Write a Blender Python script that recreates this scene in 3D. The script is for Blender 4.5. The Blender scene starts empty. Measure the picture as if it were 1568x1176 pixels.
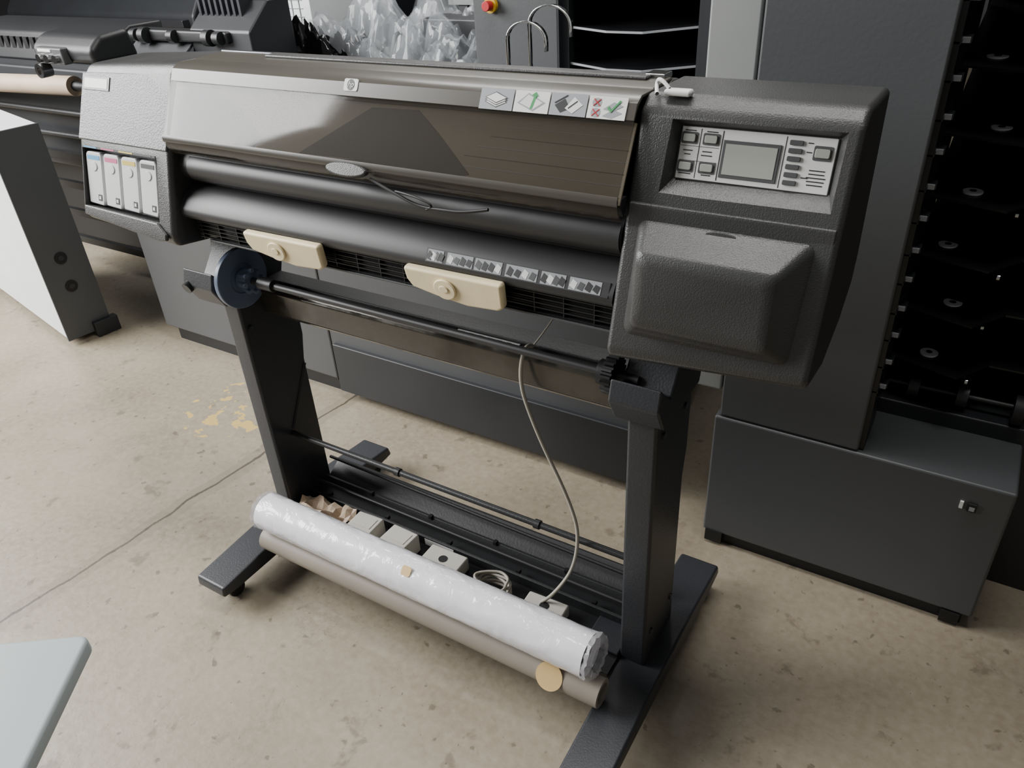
import bpy, bmesh, math, random
from mathutils import Vector, Matrix, noise
random.seed(4)
S=bpy.context.scene
COL=bpy.context.collection

def lin(h):
    h=h.lstrip('#'); r=[]
    for i in (0,2,4):
        c=int(h[i:i+2],16)/255
        r.append(c/12.92 if c<=.04045 else ((c+.055)/1.055)**2.4)
    return (r[0],r[1],r[2],1)

MATS={}
def mat(n,col,rough=.5,metal=0,bump=0,bscale=200,var=0,vscale=6,coat=0,alpha=1,trans=0,spec=.5,rvar=0):
    if n in MATS: return MATS[n]
    m=bpy.data.materials.new(n); m.use_nodes=True; nt=m.node_tree; b=nt.nodes['Principled BSDF']
    c=lin(col)
    b.inputs['Base Color'].default_value=c; b.inputs['Roughness'].default_value=rough
    b.inputs['Metallic'].default_value=metal; b.inputs['Coat Weight'].default_value=coat
    b.inputs['Alpha'].default_value=alpha; b.inputs['Transmission Weight'].default_value=trans
    b.inputs['Specular IOR Level'].default_value=spec
    tc=nt.nodes.new('ShaderNodeTexCoord')
    if bump:
        nz=nt.nodes.new('ShaderNodeTexNoise'); nz.inputs['Scale'].default_value=bscale; nz.inputs['Detail'].default_value=2
        nt.links.new(tc.outputs['Object'],nz.inputs['Vector'])
        bp=nt.nodes.new('ShaderNodeBump'); bp.inputs['Strength'].default_value=bump; bp.inputs['Distance'].default_value=.002
        nt.links.new(nz.outputs['Fac'],bp.inputs['Height']); nt.links.new(bp.outputs[0],b.inputs['Normal'])
    if var or rvar:
        nz=nt.nodes.new('ShaderNodeTexNoise'); nz.inputs['Scale'].default_value=vscale; nz.inputs['Detail'].default_value=5
        nt.links.new(tc.outputs['Object'],nz.inputs['Vector'])
        if var:
            mr=nt.nodes.new('ShaderNodeMapRange'); mr.inputs[1].default_value=.3; mr.inputs[2].default_value=.7
            mr.inputs[3].default_value=1-var; mr.inputs[4].default_value=1+var
            nt.links.new(nz.outputs['Fac'],mr.inputs[0])
            mx=nt.nodes.new('ShaderNodeVectorMath'); mx.operation='SCALE'; mx.inputs[0].default_value=c[:3]
            nt.links.new(mr.outputs[0],mx.inputs['Scale']); nt.links.new(mx.outputs[0],b.inputs['Base Color'])
        if rvar:
            mr=nt.nodes.new('ShaderNodeMapRange'); mr.inputs[1].default_value=.35; mr.inputs[2].default_value=.65
            mr.inputs[3].default_value=max(.02,rough-rvar); mr.inputs[4].default_value=min(1,rough+rvar)
            nt.links.new(nz.outputs['Fac'],mr.inputs[0]); nt.links.new(mr.outputs[0],b.inputs['Roughness'])
    MATS[n]=m; return m

# ---------- materials
M_cap=mat('charcoal_textured_plastic','383838',.38,bump=.3,bscale=520,var=.04,rvar=.04)
M_cap2=mat('grey_textured_plastic','4b4e50',.40,bump=.5,bscale=330)
M_lidtop=mat('smoked_lid_plastic','4a4741',.3,var=.05)
M_win=mat('smoked_window_plastic','38332c',.06,alpha=.40,spec=.5)
M_inner=mat('reflection_backing_grey','7d7462',.5,var=.12,vscale=4)
M_innerd=mat('painted_reflection_dark','262422',.5)
M_dark=mat('black_plastic','1c1d1f',.45,bump=.15,var=.1)
M_roll=mat('dark_roller_plastic','2a2a2b',.47,var=.1)
M_blk=mat('deep_black','0d0d0f',.5)
M_stand=mat('stand_powdercoat','2b2d31',.42,bump=.2,bscale=300,var=.06)
M_beam=mat('stand_beam_steel','47443e',.2,metal=.4,var=.3,vscale=14,rvar=.15)
M_cream=mat('cream_plastic','e8d8b0',.45,var=.05,vscale=30)
M_creamd=mat('cream_plastic_dark','d8c594',.5)
M_white=mat('white_label','d8d8d6',.5)
M_lgrey=mat('label_grey','8f9296',.5)
M_ink=mat('ink_print','1b1b1c',.5)
M_lcd=mat('lcd_glass','9a9c95',.2)
M_btn=mat('button_dark','4a4b4c',.4)
M_panel=mat('control_panel_face','d2d2d0',.4)
M_red=mat('print_red','b02028',.5); M_green=mat('print_green','2b8a4a',.5)
M_cy=mat('ink_cyan','2b8fc0',.5); M_mg=mat('ink_magenta','c0407a',.5); M_ye=mat('ink_yellow','c8b030',.5)
M_cart=mat('cartridge_grey','c8caca',.45)
M_blue=mat('blue_grey_plastic','5c697e',.4,var=.05)
M_chrome=mat('chrome','c0c0c0',.18,metal=1)
M_steel=mat('steel_rod','55565a',.3,metal=.8)
M_cab=mat('machine_grey_paint','484a4c',.45,bump=.1,bscale=120,var=.05,vscale=3)
M_cabd=mat('machine_dark_paint','232528',.45,var=.08)
M_shelf=mat('shelf_black_steel','111214',.35,var=.2)
M_cabl=mat('machine_light_paint','8e9190',.45,var=.03)
M_whitecab=mat('white_metal_paint','dfe2e3',.4,var=.03)
M_tabl=mat('table_laminate','a4aeb0',.4,var=.03)
M_paper=mat('white_paper','e4e4e8',.6)
M_tube=mat('kraft_grey_paper','8b8378',.55,var=.08)
M_box=mat('pale_plastic','c4c0b6',.5,var=.05)
M_cable=mat('cable_grey','a8a396',.5)
M_orange=mat('orange_sticker','d0b27a',.5)
M_rub=mat('rubber','101012',.6)
M_wrap=mat('crumpled_film','b4b9be',.10,alpha=.30,bump=.6,bscale=20,coat=.6)
M_blkwrap=mat('black_film','0c0c0e',.12,bump=.8,bscale=30)
M_under=mat('wrapped_goods_grey','565c5f',.5,var=.3,vscale=5)
M_tan=mat('tan_paper','b09c86',.55,var=.1)

m=bpy.data.materials.new('plastic_wrapped_paper'); m.use_nodes=True; nt=m.node_tree; b=nt.nodes['Principled BSDF']
b.inputs['Base Color'].default_value=lin('e6e6ec'); b.inputs['Roughness'].default_value=.45
b.inputs['Coat Weight'].default_value=1; b.inputs['Coat Roughness'].default_value=.08
tc=nt.nodes.new('ShaderNodeTexCoord'); vo=nt.nodes.new('ShaderNodeTexNoise'); vo.inputs['Scale'].default_value=16; vo.inputs['Detail'].default_value=3; vo.inputs['Distortion'].default_value=1.5
nt.links.new(tc.outputs['Object'],vo.inputs['Vector'])
bp=nt.nodes.new('ShaderNodeBump'); bp.inputs['Strength'].default_value=.7; bp.inputs['Distance'].default_value=.012
nt.links.new(vo.outputs['Fac'],bp.inputs['Height']); nt.links.new(bp.outputs[0],b.inputs['Coat Normal'])
bp2=nt.nodes.new('ShaderNodeBump'); bp2.inputs['Strength'].default_value=.15; bp2.inputs['Distance'].default_value=.006
nt.links.new(vo.outputs['Fac'],bp2.inputs['Height']); nt.links.new(bp2.outputs[0],b.inputs['Normal']); M_wrapped=m

# ---------- helpers
def link(o,parent=None):
    if o.name not in COL.objects: COL.objects.link(o)
    if parent: o.parent=parent
    return o
def empty(n,loc=(0,0,0)):
    e=bpy.data.objects.new(n,None); e.empty_display_size=.1; COL.objects.link(e); return e
def mesh(n,verts,faces,m,parent=None,bevel=0,seg=2,smooth=True,angle=40):
    me=bpy.data.meshes.new(n); me.from_pydata([tuple(v) for v in verts],[],faces)
    bm=bmesh.new(); bm.from_mesh(me); bmesh.ops.recalc_face_normals(bm,faces=bm.faces)
    bm.to_mesh(me); bm.free()
    o=bpy.data.objects.new(n,me); me.materials.append(m); link(o,parent)
    finish(o,bevel,seg,smooth,angle); return o
def apply_mods(o):
    dg=bpy.context.evaluated_depsgraph_get(); dg.update()
    me=bpy.data.meshes.new_from_object(o.evaluated_get(dg)); o.modifiers.clear(); o.data=me
def finish(o,bevel=0,seg=2,smooth=True,angle=40):
    if bevel:
        md=o.modifiers.new('b','BEVEL'); md.width=bevel; md.segments=seg; md.limit_method='ANGLE'; md.angle_limit=math.radians(30); md.harden_normals=False
    if smooth:
        bm=bmesh.new(); bm.from_mesh(o.data)
        for f in bm.faces: f.smooth=True
        for e in bm.edges:
            if len(e.link_faces)==2 and e.calc_face_angle(0)>math.radians(angle) and not bevel: e.smooth=False
        bm.to_mesh(o.data); bm.free()
        if bevel:
            wn=o.modifiers.new('w','WEIGHTED_NORMAL')
BOXF=[(0,1,2,3),(4,5,6,7),(0,1,5,4),(1,2,6,5),(2,3,7,6),(3,0,4,7)]
def box(n,x0,x1,y0,y1,z0,z1,m,parent=None,bevel=.003,seg=2):
    v=[(x0,y0,z0),(x1,y0,z0),(x1,y1,z0),(x0,y1,z0),(x0,y0,z1),(x1,y0,z1),(x1,y1,z1),(x0,y1,z1)]
    return mesh(n,v,BOXF,m,parent,bevel,seg)
def boxes(n,lst,m,parent=None,bevel=0):
    V=[];F=[]
    for (x0,x1,y0,y1,z0,z1) in lst:
        k=len(V)
        V+=[(x0,y0,z0),(x1,y0,z0),(x1,y1,z0),(x0,y1,z0),(x0,y0,z1),(x1,y0,z1),(x1,y1,z1),(x0,y1,z1)]
        F+=[tuple(i+k for i in f) for f in BOXF]
    return mesh(n,V,F,m,parent,bevel,2,bevel>0)
def prism(n,prof,x0,x1,m,parent=None,bevel=.003,seg=2,angle=40):
    k=len(prof); v=[(x0,y,z) for y,z in prof]+[(x1,y,z) for y,z in prof]
    f=[tuple(range(k)),tuple(range(k,2*k))]+[(i,(i+1)%k,(i+1)%k+k,i+k) for i in range(k)]
    return mesh(n,v,f,m,parent,bevel,seg,True,angle)
class Fr:
    def __init__(s,y0,z0,sl):
        s.y0,s.z0,s.sl=y0,z0,sl; s.n=Vector((0,-1,sl)).normalized(); s.u=Vector((0,sl,1)).normalized()
    def P(s,x,z,n=0): return Vector((x,s.y0+(z-s.z0)*s.sl,z))+s.n*n
RC=Fr(.855,.80,.3115); LU=Fr(.89,.97,.46); LL=Fr(.89,.97,.27); LID=Fr(.888,1.005,.52); FV=Fr(.878,.83,-.15); VF=Fr(1.385,0,0)
def fpoly(n,fr,pts,n0,n1,m,parent=None,bevel=0,seg=2,pts2=None):
    k=len(pts); pts2=pts2 or pts
    v=[fr.P(x,z,n0) for x,z in pts]+[fr.P(x,z,n1) for x,z in pts2]
    f=[tuple(range(k)),tuple(range(k,2*k))]+[(i,(i+1)%k,(i+1)%k+k,i+k) for i in range(k)]
    return mesh(n,v,f,m,parent,bevel,seg)
def frect(n,fr,x0,x1,z0,z1,n0,n1,m,parent=None,bevel=0):
    return fpoly(n,fr,[(x0,z0),(x1,z0),(x1,z1),(x0,z1)],n0,n1,m,parent,bevel)
def rrect(x0,x1,z0,z1,r,k=4):
    o=[]
    for cx,cz,a in ((x1-r,z0+r,-90),(x1-r,z1-r,0),(x0+r,z1-r,90),(x0+r,z0+r,180)):
        for i in range(k+1):
            t=math.radians(a+90*i/k); o.append((cx+r*math.cos(t),cz+r*math.sin(t)))
    return o
def circ(cx,cz,r,k=20,ry=None):
    ry=ry or r
    return [(cx+r*math.cos(2*math.pi*i/k),cz+ry*math.sin(2*math.pi*i/k)) for i in range(k)]
def cyl(n,a,b,r,m,parent=None,seg=32,r2=None,bevel=0,hollow=0):
    a=Vector(a);b=Vector(b);d=(b-a); L=d.length
    bm=bmesh.new()
    if hollow:
        rings=[(r,0),(r,L),(hollow,L),(hollow,0)]
        R=[[bm.verts.new((rr*math.cos(2*math.pi*i/seg),rr*math.sin(2*math.pi*i/seg),zz)) for i in range(seg)] for rr,zz in rings]
        for j in range(4):
            for i in range(seg):
                bm.faces.new((R[j][i],R[j][(i+1)%seg],R[(j+1)%4][(i+1)%seg],R[(j+1)%4][i]))
        bmesh.ops.recalc_face_normals(bm,faces=bm.faces)
    else:
        bmesh.ops.create_cone(bm,cap_ends=True,segments=seg,radius1=r,radius2=r if r2 is None else r2,depth=L)
        bmesh.ops.translate(bm,verts=bm.verts,vec=(0,0,L/2))
    q=d.to_track_quat('Z','Y').to_matrix().to_4x4(); bm.transform(Matrix.Translation(a)@q)
    me=bpy.data.meshes.new(n); bm.to_mesh(me); bm.free(); me.materials.append(m)
    o=bpy.data.objects.new(n,me); link(o,parent); finish(o,bevel); return o
def tube(n,pts,r,m,parent=None,cyc=False):
    c=bpy.data.curves.new(n,'CURVE'); c.dimensions='3D'; c.bevel_depth=r; c.bevel_resolution=3; c.resolution_u=8
    s=c.splines.new('NURBS'); s.points.add(len(pts)-1)
    for i,p in enumerate(pts): s.points[i].co=(*p,1)
    s.order_u=3; s.use_endpoint_u=True; s.use_cyclic_u=cyc; c.materials.append(m)
    o=bpy.data.objects.new(n,c); link(o,parent)
    dg=bpy.context.evaluated_depsgraph_get(); me=bpy.data.meshes.new_from_object(o.evaluated_get(dg))
    bpy.data.objects.remove(o); o=bpy.data.objects.new(n,me); link(o,parent)
    for p in me.polygons: p.use_smooth=True
    return o
def sharp(o,a=.45):
    bm=bmesh.new(); bm.from_mesh(o.data)
    for f in bm.faces: f.smooth=True
    for e in bm.edges:
        if len(e.link_faces)==2: e.smooth=not e.calc_face_angle(0)>a
    bm.to_mesh(o.data); bm.free()
def cut(o,c):
    apply_mods(o)
    md=o.modifiers.new('bo','BOOLEAN'); md.operation='DIFFERENCE'; md.object=c; md.solver='EXACT'
    apply_mods(o); bpy.data.objects.remove(c); sharp(o)
def text(n,fr,x,z,nn,size,body,m,parent=None,shear=0):
    t=bpy.data.curves.new(n,'FONT'); t.body=body; t.size=size; t.align_x='CENTER'; t.align_y='CENTER'; t.shear=shear
    t.extrude=.0002
    o=bpy.data.objects.new(n,t); t.materials.append(m); link(o)
    R=Matrix((Vector((1,0,0)),fr.u,fr.n)).transposed().to_4x4()
    dg=bpy.context.evaluated_depsgraph_get(); me=bpy.data.meshes.new_from_object(o.evaluated_get(dg)); bpy.data.objects.remove(o)
    me.transform(Matrix.Translation(fr.P(x,z,nn))@R)
    o=bpy.data.objects.new(n,me); link(o,parent); return o
def join(objs,name,parent):
    bm=bmesh.new()
    for o in objs: bm.from_mesh(o.data)
    me=bpy.data.meshes.new(name); bm.to_mesh(me); bm.free()
    for mm in objs[0].data.materials: me.materials.append(mm)
    for o in objs: bpy.data.objects.remove(o)
    o=bpy.data.objects.new(name,me); link(o,parent); return o

# ================= camera
cam=bpy.data.cameras.new('camera'); co=bpy.data.objects.new('camera',cam); COL.objects.link(co); S.camera=co
cam.sensor_width=36; cam.lens=1178.5/1568*36; cam.clip_start=.02
r=Vector((.8524,.5202,-.0524)); d=Vector((.2397,-.4778,-.8451)); f=Vector((-.4647,.7078,-.5320))
co.matrix_world=Matrix.Translation((0,0,1.34))@Matrix((r,-d,-f)).transposed().to_4x4()

# ================= floor
m=bpy.data.materials.new('stained_concrete'); m.use_nodes=True; nt=m.node_tree; N=nt.nodes; Lk=nt.links.new; b=N['Principled BSDF']
g=N.new('ShaderNodeNewGeometry'); 
def nz(sc,det=6,dist=0,rough=.55):
    n=N.new('ShaderNodeTexNoise'); n.inputs['Scale'].default_value=sc; n.inputs['Detail'].default_value=det; n.inputs['Distortion'].default_value=dist; n.inputs['Roughness'].default_value=rough
    Lk(g.outputs['Position'],n.inputs['Vector']); return n.outputs['Fac']
def ramp(src,stops):
    r=N.new('ShaderNodeValToRGB'); e=r.color_ramp.elements
    while len(e)<len(stops): e.new(.5)
    for i,(p,c) in enumerate(stops): e[i].position=p; e[i].color=lin(c) if isinstance(c,str) else (c,c,c,1)
    Lk(src,r.inputs[0]); return r.outputs[0]
def mixc(fac,a,bb,mode='MIX'):
    x=N.new('ShaderNodeMix'); x.data_type='RGBA'; x.blend_type=mode
    if hasattr(fac,'links'): Lk(fac,x.inputs[0])
    else: x.inputs[0].default_value=fac
    for s,i in ((a,6),(bb,7)):
        if isinstance(s,str): x.inputs[i].default_value=lin(s)
        else: Lk(s,x.inputs[i])
    return x.outputs[2]
def mth(op,a,bb=None):
    x=N.new('ShaderNodeMath'); x.operation=op
    for i,s in enumerate((a,bb)):
        if s is None: continue
        if hasattr(s,'links'): Lk(s,x.inputs[i])
        else: x.inputs[i].default_value=s
    return x.outputs[0]
c=ramp(nz(1.6,8,.6),[(.3,'73695a'),(.5,'887e6c'),(.7,'958b7a')])
c=mixc(ramp(nz(7,8,.4,.7),[(.35,0.0),(.62,.5)]),c,'7b715f')
c=mixc(ramp(nz(60,4),[(.35,0.0),(.7,.35)]),c,'a2998a')
c=mixc(ramp(nz(11,5,.2,.6),[(.62,0.0),(.68,.55)]),c,'5b5143')
c=mixc(ramp(nz(34,3,.2,.5),[(.66,0.0),(.71,.6)]),c,'4e4639')
c=mixc(ramp(nz(4.3,9,.3,.8),[(.58,0.0),(.61,.3),(.64,0.0)]),c,'5a5042')
c=mixc(ramp(nz(90,2,.0,.5),[(.72,0.0),(.76,.6)]),c,'423b30')
sx=N.new('ShaderNodeSeparateXYZ'); Lk(g.outputs['Position'],sx.inputs[0])
wob=mth('MULTIPLY',mth('SUBTRACT',nz(5,6),.5),.05)
lx=mth('ABSOLUTE',mth('ADD',mth('ADD',mth('SUBTRACT',sx.outputs[0],mth('MULTIPLY',sx.outputs[1],.084)),1.718),wob))
ln=mth('LESS_THAN',lx,.0038)
c=mixc(mth('MULTIPLY',ln,.9),c,'3b342a')
c=mixc(mth('MULTIPLY',mth('MULTIPLY',mth('LESS_THAN',lx,.03),nz(30,4)),.5),c,'5d5446')
vd=N.new('ShaderNodeVectorMath'); vd.operation='DISTANCE'; Lk(g.outputs['Position'],vd.inputs[0]); vd.inputs[1].default_value=(-1.9,1.25,0)
pm=mth('MULTIPLY',mth('LESS_THAN',vd.outputs['Value'],.16),mth('GREATER_THAN',nz(17,3),.55))
c=mixc(mth('MULTIPLY',pm,.8),c,'c2a55a')
Lk(c,b.inputs['Base Color'])
rr=N.new('ShaderNodeMapRange'); rr.inputs[3].default_value=.30; rr.inputs[4].default_value=.6; Lk(nz(4,6),rr.inputs[0]); Lk(rr.outputs[0],b.inputs['Roughness'])
bp=N.new('ShaderNodeBump'); bp.inputs['Strength'].default_value=.25; bp.inputs['Distance'].default_value=.004; Lk(nz(40,6),bp.inputs['Height']); Lk(bp.outputs[0],b.inputs['Normal'])
box('floor',-9,5,-5,8,-.1,0,m,None,0)
M_wall=mat('dark_wall_paint','3a3b3d',.7,var=.1,vscale=1)
box('wall_back',-9,5,8,8.15,0,5,M_wall,None,0)
box('wall_left',-9.15,-9,-5,8.15,0,5,M_wall,None,0)

# ================= PRINTER
PR=empty('large_format_printer')
prof=[(1.095,1.12),(.972,1.122),(.9505,1.106),(.855,.80),(.862,.785),(.95,.772),(1.03,.80),(1.085,.86),(1.095,.90)]
cap=prism('right_end_housing',prof,-.402,-.130,M_cap,PR,.014,5)
for v in cap.data.vertices:
    if v.co.x>-.2 and v.co.z<.84 : v.co.z+=.02; 
cu=fpoly('c',RC,[(-.366,1.000),(-.143,1.002),(-.141,1.101),(-.362,1.100)],.010,-.016,M_cap,None,0,2,[(-.349,1.029),(-.156,1.031),(-.156,1.092),(-.348,1.092)])
cut(cap,cu)
V=[]
for x in (-.396,-.136):
    for z,q in ((.960,-.001),(.990,.0045),(.994,.0045),(.9965,-.001)): V.append(RC.P(x,z,q))
mesh('housing_fold',V,[(0,1,2,3),(4,5,6,7),(0,1,5,4),(1,2,6,5),(2,3,7,6),(3,0,4,7)],M_cap,PR,.0012)
frect('control_panel_plate',RC,-.3465,-.158,1.030,1.091,-.0165,-.0135,M_panel,PR,.001)
frect('lcd_bezel',RC,-.291,-.220,1.036,1.079,-.0135,-.012,M_btn,PR,.001)
frect('lcd_screen',RC,-.287,-.224,1.040,1.075,-.012,-.0115,M_lcd,PR)
for i,(x,z) in enumerate([(-.335,1.078),(-.307,1.078),(-.335,1.045),(-.307,1.045)]):
    fpoly('button_%d'%i,RC,rrect(x-.008,x+.008,z-.0045,z+.0045,.002),-.0135,-.0105,M_lcd,PR,.0008)
    fpoly('button_ring_%d'%i,RC,rrect(x-.0105,x+.0105,z-.0068,z+.0068,.002),-.0135,-.0125,M_btn,PR)
for i in range(6):
    z=1.083-i*.0088
    fpoly('menu_key_%d'%i,RC,rrect(-.212,-.196,z-.0028,z+.0028,.0015),-.0135,-.011,M_btn,PR,.0006)
fpoly('power_key_ring',RC,rrect(-.183,-.162,1.066,1.082,.002),-.0135,-.0125,M_btn,PR)
fpoly('power_key',RC,rrect(-.181,-.164,1.069,1.079,.002),-.0135,-.0105,M_lcd,PR,.0008)
tx=[]
for (x,z,w) in [(-.335,1.0865,.014),(-.307,1.0865,.014),(-.335,1.0635,.012),(-.335,1.059,.008),(-.31,1.0635,.012),(-.31,1.059,.014),(-.335,1.0365,.016),(-.307,1.0365,.012),(-.188,1.084,.006),(-.188,1.074,.006),(-.188,1.046,.008),(-.175,1.055,.018),(-.175,1.051,.018),(-.175,1.047,.022),(-.175,1.043,.02),(-.175,1.039,.018)]:
    tx.append(frect('t',RC,x-w/2,x+w/2,z-.0006,z+.0006,-.0135,-.0131,M_ink))
for (x0,x1,z0,z1) in [(-.3215,-.3208,1.032,1.089),(-.3455,-.296,1.0685,1.069),(-.2935,-.2925,1.032,1.089),(-.2165,-.2158,1.032,1.089),(-.345,-.296,1.0515,1.052)]:
    tx.append(frect('t',RC,x0,x1,z0,z1,-.0135,-.0131,M_ink))
join(tx,'panel_legends',PR)
def rr3(x0,x1,z0,z1,r,ntop,nbot):
    return [(x,z,nbot+(ntop-nbot)*max(0,min(1,(z-z0)/(z1-z0)))) for x,z in rrect(x0,x1,z0,z1,r,6)]
def loft(n,fr,prs,m,parent,angle=75,sub=0):
    rings=[[fr.P(x,z,q) for x,z,q in rr3(*pr)] for pr in prs]
    V=[v for rg in rings for v in rg]; k=len(rings[0]); F=[]
    for j in range(len(rings)-1):
        for i in range(k): F.append((j*k+i,j*k+(i+1)%k,(j+1)*k+(i+1)%k,(j+1)*k+i))
    F.append(tuple((len(rings)-1)*k+i for i in range(k)))
    o=mesh(n,V,F,m,parent,0,2,True,angle); return o
loft('service_cover_bulge',RC,[(-.380,-.154,.828,.976,.012,0.0,0.0),(-.379,-.155,.830,.975,.012,.003,.003),(-.376,-.159,.834,.972,.012,.006,.006),
           (-.364,-.178,.843,.944,.010,.040,.024),(-.3615,-.181,.8455,.9405,.0105,.0440,.0275),(-.358,-.1845,.849,.936,.010,.0465,.030),(-.346,-.197,.860,.924,.009,.0465,.032)],M_cap,PR)
fpoly('cover_latch',RC,circ(-.268,.970,.02,20,.004),.0,.009,M_cap,PR,.002)
prof=[(1.095,1.12),(.962,1.12),(.945,1.103),(.89,.97),(.849,.82),(.856,.798),(.95,.785),(1.03,.80),(1.085,.86),(1.095,.9)]
lc=prism('left_end_housing',prof,-1.603,-1.318,M_cap,PR,.010,4)
for v in lc.data.vertices:
    if v.co.x<-1.5 and v.co.z>1.08: v.co.z-=.014
    if v.co.x<-1.5 and v.co.z<.83: v.co.z+=.02
cu=fpoly('c',LL,[(-1.594,.848),(-1.358,.843),(-1.356,.960),(-1.594,.960)],.01,-.03,M_cap)
cut(lc,cu)
fpoly('left_face_plate',LU,[(-1.600,.974),(-1.323,.974),(-1.323,1.100),(-1.600,1.092)],-.001,.004,M_cap2,PR,.003)
frect('status_display_bezel',LU,-1.594,-1.508,1.062,1.086,.004,.0055,M_btn,PR,.001)
frect('status_display',LU,-1.588,-1.514,1.066,1.082,.0055,.006,M_lcd,PR)
frect('bay_back',LL,-1.594,-1.358,.846,.960,-.030,-.028,M_blk,PR)
cols=[M_cy,M_mg,M_ye,M_ink]
for i in range(4):
    x0=-1.590+i*.058; x1=x0+.052
    pts=[(x0,.853),(x1-.003,.851),(x1,.862),(x1,.948),(x1-.006,.953),(x0+.006,.953),(x0,.948)]
    fpoly('ink_cartridge_%d'%i,LL,pts,-.028,-.003,M_cart,PR,.003)
    frect('cartridge_colour_%d'%i,LL,x0+.006,x1-.006,.938,.946,-.003,-.0024,cols[i],PR)
    frect('cartridge_mark_%d'%i,LL,x1-.019,x1-.007,.860,.872,-.003,-.0024,M_ink,PR)
    frect('cartridge_mark_in_%d'%i,LL,x1-.016,x1-.010,.863,.869,-.0024,-.002,M_white,PR)
    fpoly('cartridge_thumb_%d'%i,LL,circ((x0+x1)/2,.925,.011,16,.009),-.003,-.0015,M_cart,PR,.0007)
frect('colour_strip',LL,-1.592,-1.36,.9595,.9635,-.004,.001,M_ink,PR)
for i in range(4): frect('colour_strip_%d'%i,LL,-1.588+i*.058,-1.545+i*.058,.9602,.9628,.001,.0014,cols[i],PR)
fpoly('bay_lip',LL,[(-1.597,.829),(-1.36,.808),(-1.335,.812),(-1.335,.824),(-1.36,.842),(-1.597,.848)],-.002,.006,M_cap,PR,.003)

X0,X1=-1.320,-.401
prism('rear_body',[(1.02,1.098),(1.06,1.120),(1.085,1.118),(1.095,1.10),(1.095,.81),(1.08,.80),(.96,.80),(.96,.93),(1.02,.98)],X0,X1,M_cap,PR,.004,3)
prism('top_hinge_strip',[(.985,1.112),(1.0,1.121),(1.062,1.123),(1.066,1.117)],X0+.003,X1-.003,M_lidtop,PR,.002)
tube('top_edge_rail',[(X0,1.068,1.122),(X1-.01,1.068,1.122)],.0035,M_steel,PR)
box('hinge_cover_long',-1.17,-.43,1.035,1.062,1.121,1.127,M_cap,PR,.0025)
prism('lid_upper_panel',[(1.0,1.120),(.958,1.1205),(.944,1.113),(.934,1.0935),(.937,1.0925),(.948,1.109),(.96,1.1165),(1.0,1.1165)],X0+.004,X1-.002,M_lidtop,PR,.0008,2,60)
prism('lid_window',[(.934,1.0935),(.911,1.05),(.8885,1.008),(.886,.998),(.889,.985),(.898,.972),(.900,.973),(.8915,.986),(.889,.998),(.891,1.008),(.9135,1.05),(.937,1.0925)],X0+.004,X1-.002,M_win,PR,0,2,60)
prism('lid_bottom_edge',[(.8875,1.0085),(.8850,1.003),(.8850,.9975),(.8870,.9945),(.8890,1.0)],X0+.002,X1-.001,M_lidtop,PR,.0006)
frect('reflection_backing',LID,X0+.004,X1-.003,1.000,1.094,-.016,-.013,M_inner,PR)  # added pale backing, its tone stands in for the lighter reflection in the window
prism('inner_lower_guard',[(.905,1.0),(.9,.99),(.91,.974),(.92,.985),(.92,1.0)],X0+.004,X1-.003,M_roll,PR,0)
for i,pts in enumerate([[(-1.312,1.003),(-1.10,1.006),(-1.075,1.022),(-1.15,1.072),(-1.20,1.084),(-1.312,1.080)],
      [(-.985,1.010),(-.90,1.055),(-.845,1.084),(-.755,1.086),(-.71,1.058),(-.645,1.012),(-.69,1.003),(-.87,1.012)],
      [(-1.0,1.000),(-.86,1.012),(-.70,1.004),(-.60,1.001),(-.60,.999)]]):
    fpoly('painted_reflection_%d'%i,LID,pts,-.013,-.0125,M_innerd,PR)  # flat dark shapes imitating reflections on the smoked window, not printer parts
for i in range(6):
    frect('inner_guide_line_%d'%i,LID,-.70+.02*i,X1-.006,1.008+i*.0135,1.0086+i*.0135,-.013,-.0127,M_lgrey if i%2 else M_roll,PR)
frect('inner_guide_long',LID,X0+.01,X1-.01,1.0905,1.0925,-.013,-.010,M_blk,PR)
o=fpoly('lid_handle',LID,circ(-.862,.994,.042,28,.010),-.002,.008,M_cap,PR,.004,4)
fpoly('logo_badge',LID,rrect(-.897,-.869,1.1005,1.117,.003),-.0005,.0012,M_white,PR)
fpoly('logo_disc',LID,circ(-.883,1.1088,.0075,24),.0012,.0015,M_ink,PR)
text('logo_letters',LID,-.883,1.109,.0017,.0125,'hp',M_white,PR,.3)
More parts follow.
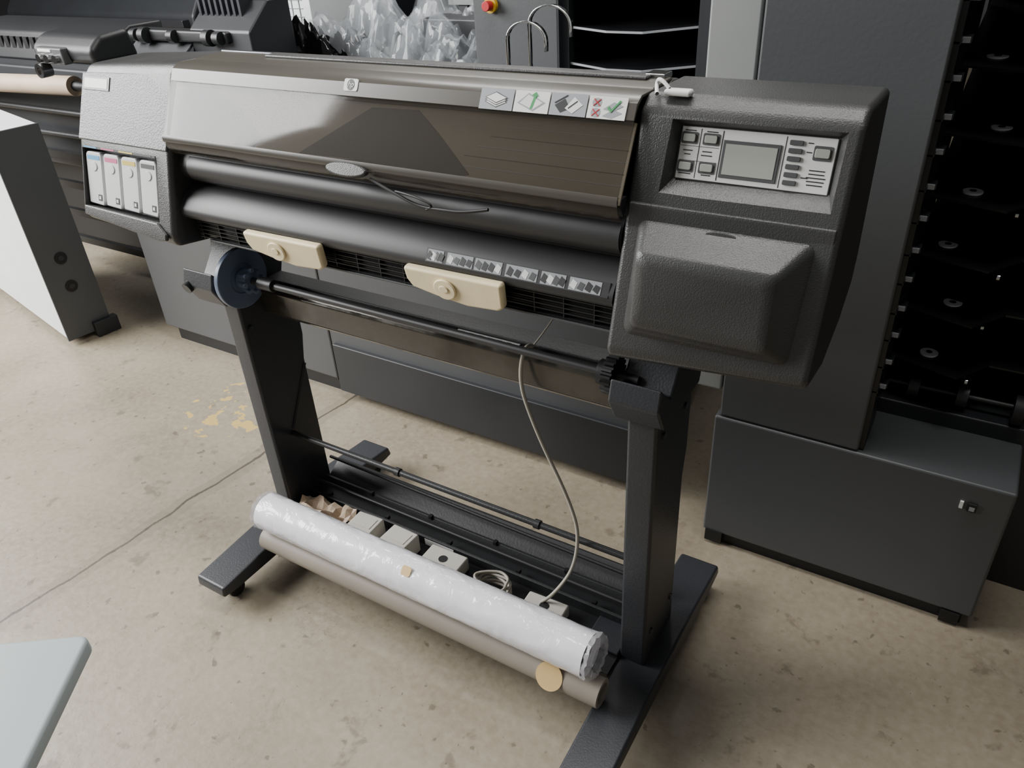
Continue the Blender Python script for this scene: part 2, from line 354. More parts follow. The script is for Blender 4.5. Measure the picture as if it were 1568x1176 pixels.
# instruction labels on the lid, small line drawings
def lp(n,pts,lv,m): fpoly(n,LID,pts,.0012+.0002*lv,.0014+.0002*lv,m,PR)
for i in range(4):
    x0=-.640+i*.0565; x1=x0+.0545
    frect('instruction_label_%d'%i,LID,x0,x1,1.0925,1.1180,0.0,.0012,[M_lgrey,M_white,M_lgrey,M_white][i],PR)
    cx=x0+.027
    if i==0:
        for j in range(3):
            lp('label_sheet_edge_%d'%j,[(cx-.0185,1.1018+.0025*j),(cx+.001,1.0952+.0025*j),(cx+.0185,1.1022+.0025*j),(cx-.001,1.1090+.0025*j)],2*j,M_ink)
            lp('label_sheet_%d'%j,[(cx-.0165,1.1018+.0025*j),(cx+.001,1.0962+.0025*j),(cx+.0165,1.1022+.0025*j),(cx-.001,1.1080+.0025*j)],2*j+1,M_white)
    elif i==1:
        lp('label_tray_edge',[(cx-.022,1.103),(cx+.004,1.0945),(cx+.022,1.105),(cx-.006,1.1155)],0,M_lgrey)
        lp('label_tray',[(cx-.018,1.103),(cx+.004,1.0962),(cx+.018,1.105),(cx-.006,1.1135)],1,M_panel)
        lp('label_green_arrow',[(cx-.001,1.097),(cx+.003,1.097),(cx+.007,1.112),(cx+.010,1.112),(cx+.005,1.117),(cx-.001,1.113),(cx+.003,1.112)],2,M_green)
    elif i==2:
        lp('label_box_dark',[(cx-.020,1.104),(cx-.010,1.0955),(cx+.004,1.101),(cx-.006,1.112)],0,M_ink)
        lp('label_box_light',[(cx-.004,1.101),(cx+.008,1.0955),(cx+.022,1.106),(cx+.008,1.1145)],1,M_white)
        lp('label_box_line',[(cx+.000,1.1015),(cx+.0015,1.1005),(cx+.014,1.1095),(cx+.0125,1.1105)],2,M_ink)
        lp('label_lid_line',[(cx-.021,1.107),(cx-.020,1.106),(cx-.002,1.1155),(cx-.003,1.1165)],2,M_ink)
    else:
        for j in range(2):
            lp('label_paper_outline_%d'%j,[(x0+.022,1.0955+.008*j),(x0+.036,1.0935+.008*j),(x0+.050,1.100+.008*j),(x0+.036,1.104+.008*j)],j,M_lgrey)
            lp('label_circle_%d'%j,circ(x0+.012,1.1105-.0115*j,.0068,20,.0052),j,M_lgrey)
        for a,(cx,cz) in enumerate([(x0+.012,1.1105),(x0+.012,1.099)]):
            for sgn in (1,-1):
                fpoly('label_cross_%d_%d'%(a,sgn),LID,[(cx-.005,cz-.004*sgn-.0007),(cx+.005,cz+.004*sgn-.0007),(cx+.005,cz+.004*sgn+.0007),(cx-.005,cz-.004*sgn+.0007)],.0016,.0020,M_red,PR)
        fpoly('label_tick',LID,[(x0+.028,1.105),(x0+.034,1.1),(x0+.046,1.113),(x0+.044,1.1145),(x0+.034,1.103),(x0+.03,1.107)],.0018,.0022,M_green,PR)

fc=[(.96,.985),(.935,.984),(.922,.975),(.909,.962),(.903,.948),(.903,.936),(.908,.924),(.918,.915),(.930,.912),(.930,.908),(.920,.905),(.905,.899),(.890,.886),(.880,.872),(.877,.862),(.881,.853),(.893,.848),(.96,.848)]
prism('front_paper_cover',fc,X0+.002,X1-.002,M_roll,PR,0,2,50)
cyl('output_roller',(X0+.03,.925,.942),(X1-.004,.925,.942),.0265,M_roll,PR,40)
prism('deflector_back',[(.96,.85),(.900,.85),(.904,.806),(.915,.80),(.96,.80)],X0+.01,X1-.003,M_blk,PR,.001)
boxes('deflector_ribs',[(X0+.03+i*.05,X0+.0315+i*.05,.896,.906,.806,.850) for i in range(18)],M_dark,PR)
boxes('deflector_long_ribs',[(X0+.02,X1-.003,.8955,.9,.842-.008*i,.8435-.008*i) for i in range(5)],M_dark,PR)
prism('deflector_lip',[(.892,.806),(.91,.800),(.93,.797),(.93,.801),(.91,.8045),(.892,.8095)],X0+.05,X1-.003,M_cab,PR,.0008)
LB=Fr(.8785,.866,.55)
frect('cover_label_strip',LB,-.725,-.410,.8665,.8855,.0,.0015,M_ink,PR)
for i,(x0,w) in enumerate([(-.722,.03),(-.685,.048),(-.633,.048),(-.578,.054),(-.518,.040),(-.472,.05)]):
    frect('cover_label_%d'%i,LB,x0,x0+w,.868,.884,.0015,.002,M_lgrey,PR)
    for j in range(4):
        cx=x0+w*(.14+.24*j)
        fpoly('cover_label_print_%d_%d'%(i,j),LB,[(cx-.006,.871+.001*((i+j)%3)),(cx+.003,.869),(cx+.006,.878),(cx-.002,.882-.002*((i*j)%2))],.002,.0024,[M_ink,M_white,M_btn,M_ink][(i+j)%4],PR)
def handle(x0,x1,nm):
    w=x1-x0
    pts=[(x0,.858),(x0+.002,.836),(x0+.012,.822),(x0+w*.3,.814),(x0+w*.62,.807),(x1-.012,.811),(x1-.002,.818),(x1,.860)]
    fpoly(nm,FV,pts,-.006,.010,M_cream,PR,.005,3)
    fpoly(nm+'_boss',FV,circ(x0+w*.43,.833,.021,28,.018),.010,.0145,M_cream,PR,.003,3)
    fpoly(nm+'_boss_cap',FV,circ(x0+w*.43,.835,.009,20,.006),.0145,.0165,M_cream,PR,.001)
    box(nm+'_tab',x0+.01,x1-.01,.885,.90,.85,.862,M_creamd,PR,.002)
handle(-1.133,-.945,'release_handle_1')
handle(-.762,-.577,'release_handle_2')
tube('dangling_wire',[(-.82,.884,.985),(-.76,.878,.966),(-.72,.878,.955),(-.68,.876,.957),(-.64,.876,.958),(-.60,.880,.967)],.0025,M_blk,PR)
tube('dangling_wire_loop',[(-.77,.882,.972),(-.73,.876,.972),(-.69,.876,.960),(-.71,.877,.953)],.002,M_blk,PR)
box('loose_connector',-.375,-.340,.958,.974,1.121,1.129,M_white,PR,.003)
tube('loose_connector_wire',[(-.37,.965,1.129),(-.385,.97,1.142),(-.392,.975,1.13),(-.38,.95,1.125)],.0025,M_white,PR)
box('rear_clip',-.44,-.41,1.05,1.08,1.12,1.128,M_chrome,PR,.002)
box('body_underside',-1.34,-.39,.95,1.08,.775,.80,M_dark,PR,.004)

cyl('spindle_rod',(-1.30,.93,.715),(-.38,.93,.712),.007,M_roll,PR,24)
cyl('spindle_flange',(-1.262,.93,.715),(-1.25,.93,.715),.063,M_blue,PR,48,bevel=.002,hollow=.030)
cyl('spindle_flange_web',(-1.258,.93,.715),(-1.252,.93,.715),.032,M_blue,PR,40)
cyl('spindle_hub',(-1.25,.93,.715),(-1.222,.93,.715),.021,M_blue,PR,32,bevel=.003)
for i in range(8):
    a=i*math.pi/4
    cyl('hub_fin_%d'%i,(-1.243,.93+.018*math.cos(a),.715+.018*math.sin(a)),(-1.215,.93+.024*math.cos(a),.715+.024*math.sin(a)),.0045,M_blue,PR,8)
cyl('spindle_collar',(-1.20,.93,.715),(-1.16,.93,.715),.013,M_dark,PR,24,bevel=.002)
gear=[]
for i in range(18):
    a=i*math.pi/9
    gear.append((.93+.032*math.cos(a-.06),.712+.032*math.sin(a-.06))); gear.append((.93+.032*math.cos(a+.06),.712+.032*math.sin(a+.06)))
    gear.append((.93+.027*math.cos(a+.12),.712+.027*math.sin(a+.12))); gear.append((.93+.027*math.cos(a+.23),.712+.027*math.sin(a+.23)))
prism('spindle_gear',gear,-.432,-.415,M_blk,PR,0)
cyl('spindle_gear_disc',(-.445,.93,.712),(-.432,.93,.712),.02,M_dark,PR,24)

def bracket(n,x0,x1):
    prism(n,[(.885,.735),(.875,.70),(.90,.655),(1.055,.655),(1.07,.70),(1.07,.785),(.97,.785),(.96,.745),(.925,.70),(.905,.715)],x0,x1,M_stand,PR,.004,3)
bracket('left_bracket',-1.375,-1.285); bracket('right_bracket',-.407,-.325)
cyl('left_bracket_knob',(-1.36,.885,.70),(-1.36,.87,.695),.012,M_dark,PR,20)
legp=[(.908,.665),(.908,.09),(1.05,.09),(1.05,.46),(1.062,.52),(1.062,.665)]
prism('left_leg',legp,-1.309,-1.262,M_stand,PR,.006,3)
prism('right_leg',legp,-.388,-.338,M_stand,PR,.006,3)
def foot(n,x0,x1):
    prism(n,[(.655,.052),(.658,.078),(.88,.096),(1.09,.096),(1.24,.082),(1.248,.055),(1.2,.05),(.70,.047)],x0,x1,M_stand,PR,.006,3)
    xm=(x0+x1)/2
    for y in (.70,1.20):
        k='front' if y<1 else 'rear'
        cyl(n+'_caster_stem_'+k,(xm,y,.03),(xm,y,.052),.012,M_dark,PR,16)
        for s in (-1,1):
            cyl(n+'_caster_wheel_%s_%d'%(k,s),(xm+s*.006,y+.008,.021),(xm+s*.018,y+.008,.021),.021,M_rub,PR,28,bevel=.003)
        box(n+'_caster_hood_'+k,xm-.014,xm+.014,y-.01,y+.024,.026,.043,M_dark,PR,.005)
foot('left_foot',-1.322,-1.232); foot('right_foot',-.388,-.302)
for i,(y,z) in enumerate([(.935,.62),(1.03,.62),(.935,.17),(1.03,.17)]):
    cyl('right_leg_bolt_%d'%i,(-.340,y,z),(-.3345,y,z),.006,M_steel,PR,16)
cyl('left_leg_bolt',(-1.263,.925,.60),(-1.258,.925,.60),.006,M_steel,PR,16)
prism('stand_crossbeam',[(.972,.680),(.965,.672),(.972,.618),(.985,.605),(1.05,.605),(1.055,.66),(1.045,.680)],-1.265,-.385,M_beam,PR,.003,3)
box('crossbeam_top_channel',-1.265,-.385,.995,1.04,.679,.686,M_dark,PR,.002)
box('beam_label',-.762,-.63,.974,.9945,.6798,.6815,M_white,PR,0)
boxes('beam_label_print',[(-.755+i*.02,-.745+i*.02,.978,.990,.6815,.6818) for i in range(6)],M_ink,PR)
cyl('stand_tie_rod',(-1.27,.965,.300),(-.38,.965,.300),.0065,M_dark,PR,16)
tube('leg_brace',[(-1.262,1.045,.45),(-1.262,.97,.31)],.004,M_dark,PR)
for x in (-.95,-.60): cyl('rod_clip_%d'%int(-x*100),(x,.965,.300),(x+.012,.965,.300),.0095,M_dark,PR,16)
prism('paper_tray',[(.970,.10),(.970,.124),(.976,.126),(.984,.112),(1.02,.108),(1.03,.126),(1.036,.126),(1.04,.114),(1.085,.142),(1.09,.142),(1.09,.10)],-1.262,-.388,M_dark,PR,.001)
boxes('paper_tray_tabs',[(-1.20+i*.09,-1.192+i*.09,.975+.05*(i%2),.985+.05*(i%2),.122,.131) for i in range(9)],M_blk,PR)
box('lower_shelf',-1.262,-.388,.855,.975,.092,.100,M_dark,PR,.001)
cyl('bin_rod',(-1.262,1.06,.165),(-.388,1.05,.160),.004,M_dark,PR,12)
cyl('bin_rod_lower',(-1.262,1.00,.137),(-.388,1.00,.135),.0035,M_roll,PR,12)
box('tray_corner_plate',-.46,-.388,.90,.972,.100,.108,M_stand,PR,.003)
frect('tray_sticker',Fr(.9695,.11,0),-.90,-.82,.103,.121,0,.0005,M_white,PR)

WR=empty('wrapped_paper_roll'); RZ=.1955; RY=.812
def rollmesh(n,x0,x1,y,z,r,m,parent,wr=0,seg=64,nx=160):
    V=[];F=[]
    for i in range(nx+1):
        x=x0+(x1-x0)*i/nx
        for j in range(seg):
            a=2*math.pi*j/seg
            q=r+wr*(noise.noise(Vector((x*14,math.cos(a)*2.2,math.sin(a)*2.2)))+.5*noise.noise(Vector((x*40+math.cos(a)*3,math.sin(a)*4,3))))
            V.append((x,y+q*math.cos(a),z+q*math.sin(a)))
    for i in range(nx):
        for j in range(seg): F.append((i*seg+j,i*seg+(j+1)%seg,(i+1)*seg+(j+1)%seg,(i+1)*seg+j))
    return mesh(n,V,F,m,parent,0,2,True,180)
cyl('roll_paper',(-1.205,RY,RZ),(-.412,RY,RZ),.0405,M_paper,WR,64,hollow=.024)
cyl('roll_core',(-1.207,RY,RZ),(-.410,RY,RZ),.0245,M_ink,WR,40,hollow=.020)
rollmesh('roll_wrap',-1.215,-.402,RY,RZ,.0425,M_wrapped,WR,.0012)
M_film=mat('clear_film','e0e0e6',.08,alpha=.3,bump=.8,bscale=60)
V=[];F=[];sg=48
for k_,(x,q) in enumerate([(-.402,.042),(-.392,.044),(-.384,.036),(-.386,.026)]):
    for j in range(sg):
        a=2*math.pi*j/sg; qq=q+.004*noise.noise(Vector((k_*1.3,math.cos(a)*4,math.sin(a)*4)))
        V.append((x+.004*noise.noise(Vector((9,math.cos(a)*5,math.sin(a)*5))),RY+qq*math.cos(a),RZ+qq*math.sin(a)))
for i in range(3):
    for j in range(sg): F.append((i*sg+j,i*sg+(j+1)%sg,(i+1)*sg+(j+1)%sg,(i+1)*sg+j))
mesh('film_end',V,F,M_film,WR)
V2=[(-1.617-x+0.0,y,z) for x,y,z in V]; mesh('film_end_far',V2,F,M_film,WR)
fpoly('orange_tag',Fr(RY-.024,RZ+.036,1.0),rrect(-.805,-.783,RZ+.030,RZ+.044,.004),.0,.0012,M_orange,WR)
KR=empty('kraft_paper_tube')
cyl('tube_body',(-1.225,.800,.122),(-.372,.800,.122),.028,M_tube,KR,48,hollow=.020)
fpoly('round_sticker',Fr(.776,.136,.6),circ(-.468,.136,.027,32,.023),0,.0012,M_orange,KR)

def supply(n,x,y,w,dp,h,rot,windows=True):
    e=empty(n)
    box('case',-w/2,w/2,-dp/2,dp/2,0,h,M_box,e,.004,3)
    if windows:
        box('window',-w*.3,w*.3,-dp/2-.0015,-dp/2+.002,h*.2,h*.8,M_ink,e,.001)
        cyl('knob',(0,-dp/2-.004,h*.5),(0,-dp/2,h*.5),h*.22,M_lgrey,e,16)
        box('top_label',-w*.35,w*.35,-dp*.3,dp*.3,h,h+.001,M_box,e,0)
    else:
        cyl('logo',(0,0,h),(0,0,h+.001),.010,M_ink,e,20)
    e.location=(x,y,.1005); e.rotation_euler=(0,0,rot); return e
supply('printhead_cleaner_box',-1.035,.925,.070,.055,.048,.05)
supply('printhead_cleaner_box',-.935,.925,.072,.055,.048,-.03)
supply('cartridge_carton',-.815,.925,.095,.06,.035,.02,False)
supply('power_adapter_box',-.56,.92,.09,.05,.03,.04,False)
pp=empty('crumpled_packaging')
V=[];F=[]
for i in range(14):
    for j in range(8):
        V.append((-1.245+i*.012,.88+j*.011,.103+.022+.03*noise.noise(Vector((i*.5,j*.5,1)))))
for i in range(13):
    for j in range(7): F.append((i*8+j,(i+1)*8+j,(i+1)*8+j+1,i*8+j+1))
mesh('brown_paper',V,F,M_tan,pp,0,2,False)
cc=empty('coiled_cable')
pts=[]
for i in range(60):
    a=i*.62; q=.032+.006*math.sin(i*1.7); pts.append((-.685+q*1.2*math.cos(a),.923+q*.8*math.sin(a),.106+.0006*i))
tube('coil',pts,.003,M_cable,cc)
hc=empty('hanging_cable')
tube('cord',[(-.60,.985,.690),(-.599,.965,.705),(-.602,.95,.68),(-.606,.95,.641),(-.600,.95,.60),(-.568,.95,.515),(-.527,.95,.433),(-.500,.95,.36),(-.497,.95,.31),(-.505,.95,.25),(-.522,.945,.20),(-.56,.93,.135),(-.60,.92,.108),(-.66,.925,.11)],.0035,M_cable,hc)
tube('thin_cord',[(-.60,.99,.69),(-.57,1.03,.74),(-.56,1.04,.78)],.0015,M_cable,hc)

# ================= background machines
LC=empty('long_machine_cabinet')
box('front_panel',-2.50,-.61,1.475,1.92,.06,.86,M_cab,LC,.006)
box('toe_kick',-2.47,-.62,1.50,1.90,0,.06,M_blk,LC,0)
box('lower_dark_panel',-1.62,-.62,1.462,1.476,.03,.20,M_cabd,LC,.003)
boxes('panel_seams',[(-1.64,-1.634,1.473,1.476,.06,.86)],M_blk,LC)
ML=empty('metal_hoop_stand')
def band(n,pts,w,m,parent):
    V=[];F=[]
    for p in pts:
        p=Vector(p); V+= [p+Vector((0,-w/2,0)),p+Vector((0,w/2,0))]
    for i in range(len(pts)-1): F.append((2*i,2*i+1,2*i+3,2*i+2))
    o=mesh(n,V,F,m,parent,0,2,True,180); md=o.modifiers.new('s','SOLIDIFY'); md.thickness=.003; return o
def arc(x0,x1,ztop,zb,y,hang):
    r_=(x1-x0)/2; cx=(x0+x1)/2; P=[(x0,y,zb)]
    for i in range(17):
        a=math.pi-math.pi*i/16; P.append((cx+r_*math.cos(a),y,ztop-r_*.8+r_*.8*math.sin(a)))
    P.append((x1,y,ztop-r_*.8-hang)); return P
band('hoop_1',arc(-.975,-.875,1.120,.866,1.55,.02),.014,M_chrome,ML)
band('hoop_2',arc(-.930,-.825,1.150,.866,1.57,.02),.014,M_chrome,ML)
boxes('hoop_base',[(-.99,-.91,1.53,1.59,.861,.867)],M_steel,ML)

TW=empty('finishing_machine')
box('base_box',-.388,.186,1.387,2.0,.035,.365,M_cab,TW,.006)
box('base_kick',-.375,.17,1.40,1.98,0,.035,M_blk,TW,0)
boxes('base_feet',[(-.38,-.34,1.383,1.42,.008,.04),(.13,.165,1.383,1.42,.005,.035)],M_blk,TW)
box('tower_panel',-.378,-.094,1.390,2.0,.367,2.4,M_cab,TW,.005)
box('light_column',-.474,-.384,1.405,1.95,.42,2.4,M_cabl,TW,.005)
frect('latch_hole',VF,.114,.130,.303,.322,-.005,.004,M_blk,TW,.001)
frect('latch_plate',VF,.118,.127,.306,.315,.004,.0045,M_lgrey,TW)
frect('latch_label',VF,.101,.107,.305,.321,-.005,.0025,M_white,TW)
box('collator_back',-.09,1.2,2.05,2.1,.365,2.4,M_blk,TW,0)
box('collator_base',-.09,1.2,1.56,2.05,.0,.40,M_cabd,TW,.004)
box('collator_side',1.15,1.2,1.5,2.1,.0,2.4,M_cabd,TW,0)
br=[];bl=[]
for i in range(16):
    z=.50+i*.113
    V=[(-.085,1.57,z),(.04,1.53,z),(.09,1.60,z+.004),(.30,1.60,z+.004),(.34,1.54,z),(1.15,1.54,z),(1.15,2.05,z+.05),(-.085,2.05,z+.05)]
    V=V+[(x,y,zz-.004) for x,y,zz in V]
    mesh('collator_shelf_%d'%i,V,[tuple(range(8)),tuple(range(8,16))]+[(a,(a+1)%8,(a+1)%8+8,a+8) for a in range(8)],M_shelf,TW)
    x_=-.02+.02*math.sin(i*2.1)
    cyl('shelf_disc_%d'%i,(x_,1.60+.01*(i%3),z+.004),(x_,1.60+.01*(i%3),z+.008),.017,M_cart,TW,24)
    cyl('shelf_disc_in_%d'%i,(x_,1.60+.01*(i%3),z+.008),(x_,1.60+.01*(i%3),z+.009),.006,M_blk,TW,16)
    cyl('shelf_disc_b%d'%i,(x_+.35,1.62,z+.004),(x_+.35,1.62,z+.008),.019,M_cart,TW,24)
    cyl('shelf_screw_%d'%i,(.055,1.56+.02*(i%2),z-.02),(.06,1.56+.02*(i%2),z-.02),.006,M_chrome,TW,12)
    for dz in (0,.055):
        br.append((-.096,-.072,1.43,1.45,z+dz,z+dz+.010)); br.append((-.096,-.084,1.40,1.475,z+dz+.003,z+dz+.006))
        bl.append((-.0965,-.074,1.425,1.431,z+dz+.001,z+dz+.009))
boxes('collator_brackets',br,M_cabd,TW)
boxes('collator_bracket_clips',bl,M_lgrey,TW)
box('collator_post',-.096,-.085,1.40,1.52,.367,2.4,M_shelf,TW,.001)
cyl('feed_roller_wheel',(.15,1.58,.43),(.17,1.58,.43),.03,M_rub,TW,24)
cyl('feed_roller_shaft',(-.08,1.59,.43),(1.1,1.59,.43),.005,M_roll,TW,12)
for i,x in enumerate((-.04,.05,.20)): cyl('feed_wheel_%d'%i,(x,1.59,.43),(x+.02,1.59,.43),.024,M_cabd,TW,24)
RK=empty('storage_rack')
boxes('rack_posts',[(-1.08,-1.06,2.0,2.03,0,1.8),(-.70,-.68,2.0,2.03,0,1.8),(-1.08,-1.06,2.5,2.53,0,1.8),(-.70,-.68,2.5,2.53,0,1.8)],M_cabd,RK)
for i in range(12):
    z=.32+i*.0915-.011
    V=[(-1.06,2.01,z+.002),(-.93,1.96,z),(-.83,1.96,z),(-.70,2.01,z+.01),(-.70,2.5,z+.01),(-1.06,2.5,z+.01)]
    V=V+[(x,y,zz-.004) for x,y,zz in V]
    mesh('rack_shelf_%d'%i,V,[tuple(range(6)),tuple(range(6,12))]+[(a,(a+1)%6,(a+1)%6+6,a+6) for a in range(6)],M_shelf,RK)
    V=[(-1.06,2.009,z+.003),(-.93,1.959,z+.001),(-.83,1.959,z+.001),(-.70,2.009,z+.011)]
    V=V+[(x,y,zz-.005) for x,y,zz in V]+[(x,y+.004,zz) for x,y,zz in V]+[(x,y+.004,zz-.005) for x,y,zz in V]
    mesh('rack_shelf_edge_%d'%i,V,[(0,1,5,4),(1,2,6,5),(2,3,7,6),(0,1,9,8),(1,2,10,9),(2,3,11,10)],M_lgrey,RK,0,2,False)
box('rack_back',-1.08,-.68,2.53,2.56,0,1.8,M_blk,RK,0)
box('rack_side',-.68,-.66,1.98,2.56,0,1.8,M_cabd,RK,0)
box('rack_side_far',-1.084,-1.08,1.98,2.56,0,1.8,M_cabd,RK,0)
SC=empty('switch_cabinet')
box('cabinet_body',-1.36,-1.088,1.99,2.5,0,1.8,M_cab,SC,.005)
M_ym=mat('switch_yellow','c9a020',.5)
cyl('switch_plate',(-1.295,1.99,1.095),(-1.295,1.978,1.095),.02,M_ym,SC,32)
cyl('switch_knob',(-1.295,1.978,1.095),(-1.295,1.955,1.095),.013,M_red,SC,24,bevel=.002)
WP=empty('plastic_wrapped_pallet')
box('dark_base',-3.0,-1.55,2.3,3.1,0,.80,M_cabd,WP,.01)
box('white_carton',-2.86,-2.42,2.42,2.8,.80,1.08,M_whitecab,WP,.004)
boxes('carton_grid',[(-2.80+i*.04,-2.797+i*.04,2.417,2.42,.90,1.07) for i in range(9)]+[(-2.84,-2.46,2.417,2.42,.90+.03*i,.902+.03*i) for i in range(6)],M_lgrey,WP)
def crumple(n,x0,x1,y0,y1,z,amp,m,seed,parent,nx=60,ny=40,sl=0,fine=.3):
    V=[];F=[]
    for i in range(nx+1):
        for j in range(ny+1):
            u=i/nx; v=j/ny
            h=amp*(abs(noise.noise(Vector((u*5,v*4,seed))))*1.6+.7*abs(noise.noise(Vector((u*13,v*10,seed+5))))+fine*noise.noise(Vector((u*30,v*25,seed+9))))
            edge=min(u,1-u,v)*6; edge=min(1,edge)
            V.append((x0+(x1-x0)*u,y0+(y1-y0)*v,z+h-(1-edge)*.08+sl*v))
    for i in range(nx):
        for j in range(ny): F.append((i*(ny+1)+j,(i+1)*(ny+1)+j,(i+1)*(ny+1)+j+1,i*(ny+1)+j+1))
    return mesh(n,V,F,m,parent,0,2,True,35)
crumple('black_film_sheet',-2.95,-2.15,2.22,2.42,.87,.10,M_blkwrap,2,WP)
crumple('clear_film_sheet',-2.5,-1.56,2.28,2.75,.84,.15,M_wrap,7,WP,70,40,.06,.15)
crumple('grey_film_sheet',-2.4,-1.6,2.35,2.75,.80,.12,M_under,11,WP,60,40,.03,.1)
box('dark_crate',-1.98,-1.60,2.55,2.95,.80,.98,M_cabd,WP,.01)
MG=empty('grey_slotted_guard')
boxes('guard_bars',[(-2.3+i*.11,-2.25+i*.11,3.25,3.28,.0,1.25) for i in range(9)],M_cab,MG)
boxes('guard_rails',[(-2.35,-1.35,3.24,3.29,1.10,1.20),(-2.35,-1.35,3.24,3.29,.94,.98)],M_cabl,MG)
for i,(x0,x1,y0,h) in enumerate([(-6.5,-4.4,3.4,1.05),(-4.2,-3.1,3.6,1.15),(-2.9,-1.5,3.6,1.0)]):
    e=empty('dark_press_unit')
    prism('press_body',[(y0,0),(y0,h*.8),(y0+.15,h),(y0+.9,h),(y0+.9,0)],x0,x1,M_cabd,e,.02)
    boxes('press_slots',[(x0+.1+k*.12,x0+.17+k*.12,y0-.01,y0+.002,h*.5,h*.7) for k in range(int((x1-x0-.2)/.12))],M_blk,e)
    box('press_rail',x0+.05,x1-.05,y0-.05,y0+.01,h*.74,h*.78,M_steel,e,.004)

DP=empty('wide_format_plotter')
box('chassis',-4.2,-2.55,1.85,2.2,.45,.86,M_cabd,DP,.01)
box('lower_skirt',-4.2,-2.55,1.95,2.2,.05,.45,M_blk,DP,.005)
boxes('plotter_feet',[(-4.1,-4.0,1.98,2.2,0,.06),(-2.7,-2.6,1.98,2.2,0,.06)],M_blk,DP)
prism('hood',[(1.95,.86),(1.98,.97),(2.05,1.00),(2.2,1.00),(2.2,.86)],-4.2,-3.05,M_dark,DP,.01)
for i in range(4): cyl('rail_%d'%i,(-4.1,1.80+.01*i,.80-.10*i),(-2.58,1.80+.01*i,.80-.10*i),.012 if i else .02,M_dark,DP,16)
boxes('hood_slots',[(-4.1+i*.05,-4.07+i*.05,1.962,1.975,.90,.95) for i in range(20)],M_blk,DP)
cyl('paper_roll',(-4.0,1.74,.80),(-3.03,1.74,.83),.036,M_tan,DP,40)
cyl('paper_roll_core',(-3.03,1.74,.83),(-2.95,1.74,.832),.018,M_blk,DP,24)
prism('carriage_head',[(1.66,.93),(1.65,.98),(1.70,1.02),(1.82,1.03),(1.84,.93)],-3.08,-2.72,M_dark,DP,.02,4)
box('carriage_panel',-3.02,-2.86,1.63,1.665,.93,.985,M_btn,DP,.006)
for i in range(3):
    cyl('carriage_knob_%d'%i,(-2.99+i*.05,1.635,.95),(-2.99+i*.05,1.615,.95),.014,M_chrome,DP,20)
box('carriage_label',-3.0,-2.92,1.627,1.632,.970,.98,M_white,DP)
cyl('carriage_dial',(-3.02,1.66,.905),(-3.02,1.62,.905),.025,M_chrome,DP,24,hollow=.012)
box('plotter_arm',-2.95,-2.40,1.97,2.03,.96,1.0,M_dark,DP,.008)
for i,x in enumerate((-2.92,-2.86,-2.70,-2.50,-2.45)): cyl('arm_joint_%d'%i,(x,1.965,.98),(x+.03,1.965,.98),.022+.006*(i%2),M_dark,DP,20)
prism('arm_cover',[(1.99,.80),(1.99,1.00),(2.10,1.09),(2.2,1.09),(2.2,.80)],-2.62,-2.30,M_cabd,DP,.008)
boxes('vent_grille',[(-2.60+i*.03,-2.588+i*.03,2.04,2.2,1.04,1.095) for i in range(8)],M_steel,DP)
box('plotter_tray',-2.9,-2.35,1.90,2.0,.84,.90,M_cab,DP,.01)
prism('tray_shield',[(1.88,.88),(2.0,.96),(2.01,.955),(1.89,.872)],-2.95,-2.62,M_cab,DP,.002)
box('plotter_upright',-2.55,-2.50,1.95,2.2,0,.9,M_cabd,DP,.004)
boxes('plotter_rungs',[(-3.6,-2.55,1.78,1.80,.12+.13*i,.15+.13*i) for i in range(4)],M_dark,DP)
WC=empty('white_side_cabinet')
A=Vector((-2.81,1.26,0));B=Vector((-2.79,1.43,0));C=Vector((-3.56,1.60,0));D=Vector((-3.62,1.42,0))
V=[v+Vector((0,0,.03)) for v in (A,B,C,D)]+[v+Vector((0,0,.785)) for v in (A,B,C,D)]
mesh('cabinet_shell',V,BOXF,M_whitecab,WC,.006)
nrm=Vector((1,-.12,0)).normalized(); ab=(B-A).normalized()
def onside(n,u0,u1,z0,z1,t,m):
    Q=[A+ab*u0,A+ab*u1]
    V=[Vector((q.x,q.y,z)) for z in (z0,z1) for q in Q]
    V=[V[0],V[1],V[3],V[2]]; V=V+[v+nrm*t for v in V]
    V=[v-nrm*.002 for v in V[:4]]+V[4:]
    return mesh(n,V,BOXF,m,WC,.002)
onside('dark_side_panel',.0,.171,.02,.787,.006,M_cab)
onside('dark_foot',.10,.19,0,.06,.03,M_cabd)
for i,z in enumerate((.33,.22)):
    q=A+ab*.08; cyl('side_hole_%d'%i,(q.x,q.y,z),tuple(Vector((q.x,q.y,z))+nrm*.009),.022,M_blk,WC,24)
    cyl('side_hole_rim_%d'%i,(q.x,q.y,z),tuple(Vector((q.x,q.y,z))+nrm*.011),.010,M_cabd,WC,24)
boxes('cabinet_feet',[(-3.5,-3.45,1.44,1.5,0,.03),(-2.9,-2.85,1.30,1.36,0,.03)],M_blk,WC)

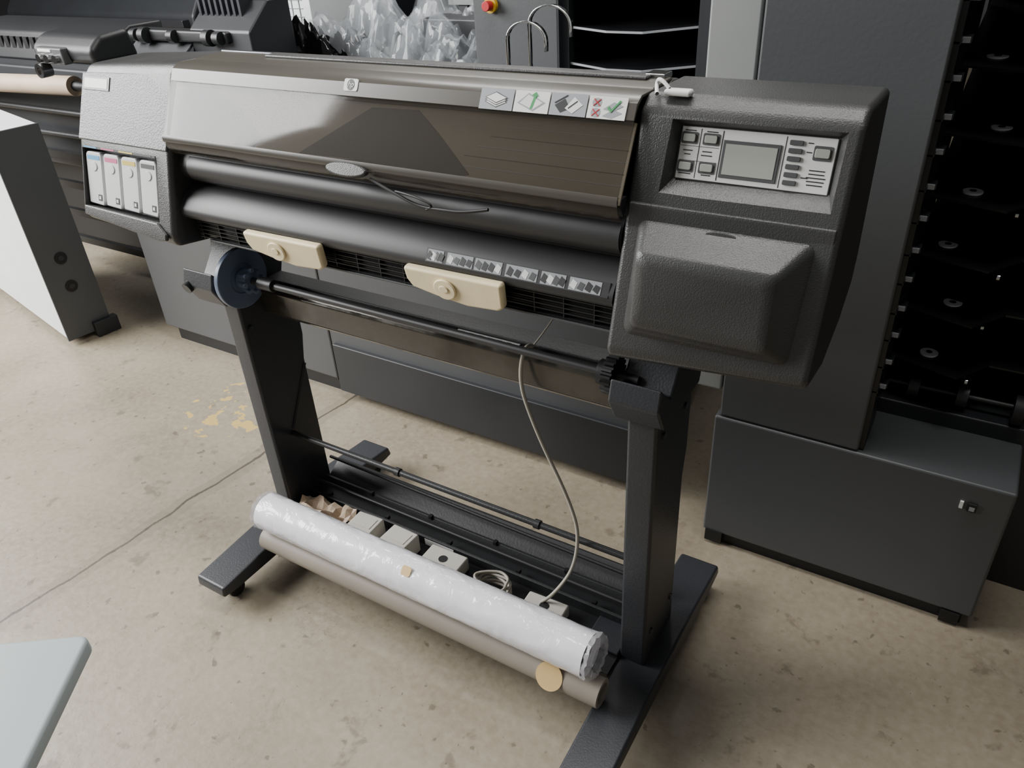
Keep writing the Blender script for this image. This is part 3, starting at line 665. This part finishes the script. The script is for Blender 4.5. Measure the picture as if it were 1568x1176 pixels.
TB=empty('work_table')
p0=Vector((-.648,.203)); e1=(Vector((-.573,.086))-Vector((-.652,.197))).normalized(); e2=(Vector((-.726,.156))-p0).normalized()
e2=Vector((e1.y,-e1.x)) if Vector((e1.y,-e1.x)).dot(e2)>0 else Vector((-e1.y,e1.x))
W,Dp=1.1,.9
def tp(a,b): return p0+e1*a+e2*b
out=[]
rad=.010
for (a,b,s) in ((rad,rad,180),(W-rad,rad,270),(W-rad,Dp-rad,0),(rad,Dp-rad,90)):
    for i in range(6):
        t=math.radians(s+18*i); out.append(tp(a+rad*math.cos(t),b+rad*math.sin(t)))
k=len(out); V=[(q.x,q.y,.732) for q in out]+[(q.x,q.y,.75) for q in out]
mesh('table_top',V,[tuple(range(k)),tuple(range(k,2*k))]+[(i,(i+1)%k,(i+1)%k+k,i+k) for i in range(k)],M_tabl,TB,.004,3)
for i,(a,b) in enumerate(((.12,.12),(W-.08,.12),(W-.08,Dp-.08),(.12,Dp-.08))):
    q=tp(a,b); cyl('table_leg_%d'%i,(q.x,q.y,0),(q.x,q.y,.732),.02,M_cab,TB,20)

# ================= lights
def area(n,loc,tgt,sx,sy,e,col=(1,1,1)):
    l=bpy.data.lights.new(n,'AREA'); l.shape='RECTANGLE'; l.size=sx; l.size_y=sy; l.energy=e; l.color=col
    o=bpy.data.objects.new(n,l); COL.objects.link(o); o.location=loc
    o.rotation_euler=(Vector(tgt)-Vector(loc)).to_track_quat('-Z','Y').to_euler(); return o
area('daylight_door',(-4.7,-0.4,2.5),(-2.9,0.9,0),2.6,2.6,560,(1,.995,.985))
area('ceiling_lamp_rear',(-.55,1.15,3.1),(-.55,1.1,.8),1.8,.5,52,(1,.975,.94))
area('ceiling_lamp_back',(-2.4,3.6,3.4),(-2.4,2.5,.8),2.2,.5,60,(1,.98,.95))
w=bpy.data.worlds.new('world'); S.world=w; w.use_nodes=True
w.node_tree.nodes['Background'].inputs[0].default_value=(.66,.655,.65,1); w.node_tree.nodes['Background'].inputs[1].default_value=.28
